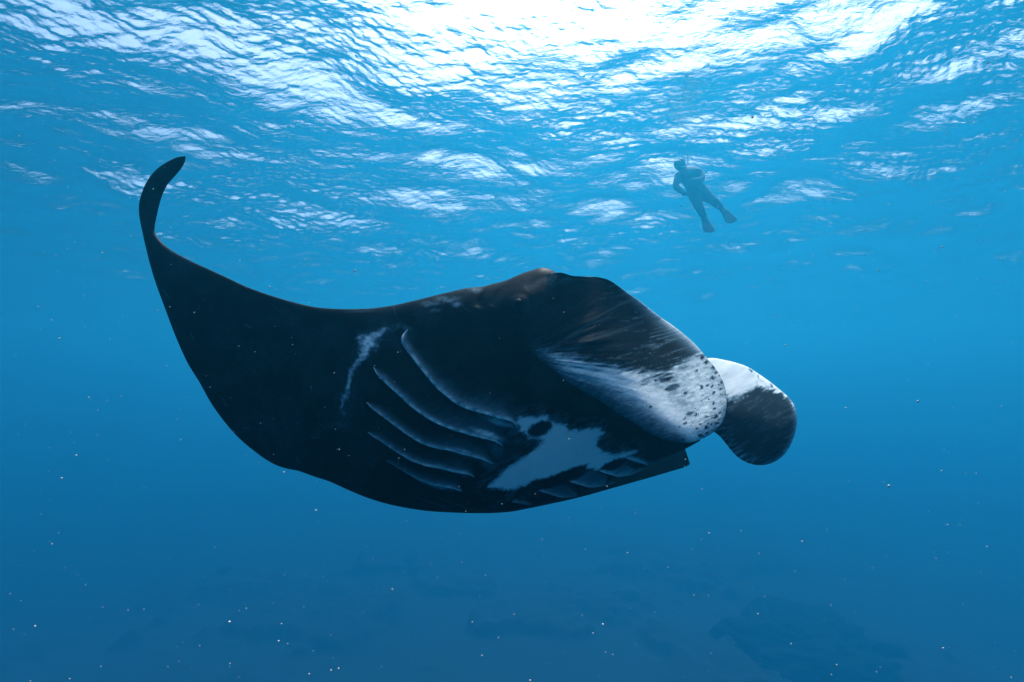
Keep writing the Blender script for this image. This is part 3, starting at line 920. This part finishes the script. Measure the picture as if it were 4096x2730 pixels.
def blade(X0, Y0, d0, X1, Y1, d1, w0, w1):
    """a swim fin: foot pocket widening into a ribbed blade"""
    a = dpt(X0, Y0, d0); b = dpt(X1, Y1, d1)
    ax = (b - a); L = np.linalg.norm(ax); ax /= L
    side = np.cross(ax, FWD); side /= np.linalg.norm(side)
    nrm = np.cross(side, ax)
    n = 26
    s = np.linspace(0, 1, n)
    hw = np.interp(s, [0, .1, .3, .45, .85, .95, 1], [.05, .075, .08, w0, w1, w1 * .85, w1 * .35])
    tk = np.interp(s, [0, .1, .3, .45, 1], [.04, .05, .04, .012, .004])
    v = np.linspace(0, 2 * math.pi, 24, endpoint=False)
    P = (a + s[:, None, None] * L * ax + (hw[:, None] * np.cos(v))[..., None] * side
         + ((tk[:, None] * np.sin(v)) + .05 * (s ** 2)[:, None])[..., None] * nrm)
    c0 = P[0].mean(0); c1 = P[-1].mean(0)
    P = np.concatenate([(c0 + (P[0] - c0) * .05)[None], P, (c1 + (P[-1] - c1) * .05)[None]], 0)
    return mesh_obj('swim_fin', P.reshape(-1, 3), grid_faces(n + 2, 24, True), M_FIN, person)
blade(1095, 1110, .02, 1195, 1300, -.30, .10, .13)
blade(1345, 985, .10, 1510, 1165, -.20, .10, .13)

def box_ellipse(c, ax, ay, az, rx, ry, rz, name, mat, parent, power=3.0):
    nu, nv = 14, 28
    u = np.linspace(-math.pi / 2, math.pi / 2, nu)[:, None]; v = np.linspace(0, 2 * math.pi, nv, endpoint=False)[None, :]
    sp = lambda q: np.sign(q) * np.abs(q) ** (2 / power)
    x = sp(np.cos(u)) * sp(np.cos(v)); y = sp(np.cos(u)) * sp(np.sin(v)); z = sp(np.sin(u)) + 0 * v
    P = c + (rx * x)[..., None] * ax + (ry * y)[..., None] * ay + (rz * z)[..., None] * az
    return mesh_obj(name, P.reshape(-1, 3), grid_faces(nu, nv, True), mat, parent)
hc = dpt(742, 355, -.085)
mk = box_ellipse(hc, RGT, UPV, -FWD, .085, .055, .04, 'dive_mask', M_MASKRIM, person)
gl = box_ellipse(hc - FWD * .034, RGT, UPV, -FWD, .07, .04, .012, 'lens', M_GLASS, person)
gl.parent = mk
# mk's mesh is stored relative to the person's place and mk itself sits at the person's origin
def tube(name, pts, r, mat, parent, nv=12):
    p = np.array(pts); n = len(p)
    tg = np.gradient(p, axis=0); tg /= np.linalg.norm(tg, axis=1)[:, None]
    a = np.cross(tg, FWD + .01); a /= np.linalg.norm(a, axis=1)[:, None]; b = np.cross(tg, a)
    v = np.linspace(0, 2 * math.pi, nv, endpoint=False)
    P = p[:, None] + r * (np.cos(v)[None, :, None] * a[:, None] + np.sin(v)[None, :, None] * b[:, None])
    c0, c1 = P[0].mean(0), P[-1].mean(0)
    P = np.concatenate([(c0 + (P[0] - c0) * .05)[None], P, (c1 + (P[-1] - c1) * .05)[None]], 0)
    return mesh_obj(name, P.reshape(-1, 3), grid_faces(n + 2, nv, True), mat, parent)
sx = curve([(770, 405), (830, 412), (868, 380), (880, 320), (872, 250), (862, 200)], 24)
tube('snorkel', dpt(sx[:, 0], sx[:, 1], -.10), .012, M_SNORK, person)

# ------------------------------------------------------------------ flecks drifting in the water
def build_flecks():
    r = np.random.default_rng(77)
    phi = (1 + 5 ** .5) / 2
    iv = np.array([(-1, phi, 0), (1, phi, 0), (-1, -phi, 0), (1, -phi, 0), (0, -1, phi), (0, 1, phi), (0, -1, -phi), (0, 1, -phi),
                   (phi, 0, -1), (phi, 0, 1), (-phi, 0, -1), (-phi, 0, 1)], float) / math.hypot(1, phi)
    iff = np.array([(0, 11, 5), (0, 5, 1), (0, 1, 7), (0, 7, 10), (0, 10, 11), (1, 5, 9), (5, 11, 4), (11, 10, 2), (10, 7, 6), (7, 1, 8),
                    (3, 9, 4), (3, 4, 2), (3, 2, 6), (3, 6, 8), (3, 8, 9), (4, 9, 5), (2, 4, 11), (6, 2, 10), (8, 6, 7), (9, 8, 1)])
    n = 1500
    d = np.where(r.random(n) < .55, r.uniform(.4, 1.05, n), 0.45 + 5.0 * r.random(n))
    a = r.uniform(-1.25, 1.25, n) * d; b = r.uniform(-.85, .85, n) * d
    c = d[:, None] * FWD + a[:, None] * RGT + b[:, None] * UPV
    size = 0.0005 * np.exp(np.clip(r.normal(0, .5, n), -1, .75)) * np.clip(d, .8, 2.2) ** .5
    sc = size[:, None, None] * r.uniform(.6, 1.5, (n, 1, 3))
    V = c[:, None] + iv[None] * sc
    Fc = iff[None] + 12 * np.arange(n)[:, None, None]
    o = mesh_obj('drifting_flecks', V.reshape(-1, 3), Fc.reshape(-1, 3), M_FLECK)
    tag(o, 'tiny pale flecks of plankton drifting through the water', 'plankton', kind='stuff')
build_flecks()

# ------------------------------------------------------------------ the water itself: one even blue haze
def build_haze():
    x, y0, y1, z0, z1 = 230, -230, 230, -25.0, SURF_Z + 1.6
    v = [(-x, y0, z0), (x, y0, z0), (x, y1, z0), (-x, y1, z0), (-x, y0, z1), (x, y0, z1), (x, y1, z1), (-x, y1, z1)]
    f = [(0, 3, 2, 1), (4, 5, 6, 7), (0, 1, 5, 4), (1, 2, 6, 5), (2, 3, 7, 6), (3, 0, 4, 7)]
    o = mesh_obj('haze', v, f, mat_haze(), smooth=False)
    tag(o, kind='stuff')
    o['label'] = 'clear blue sea water filling the scene'
build_haze()
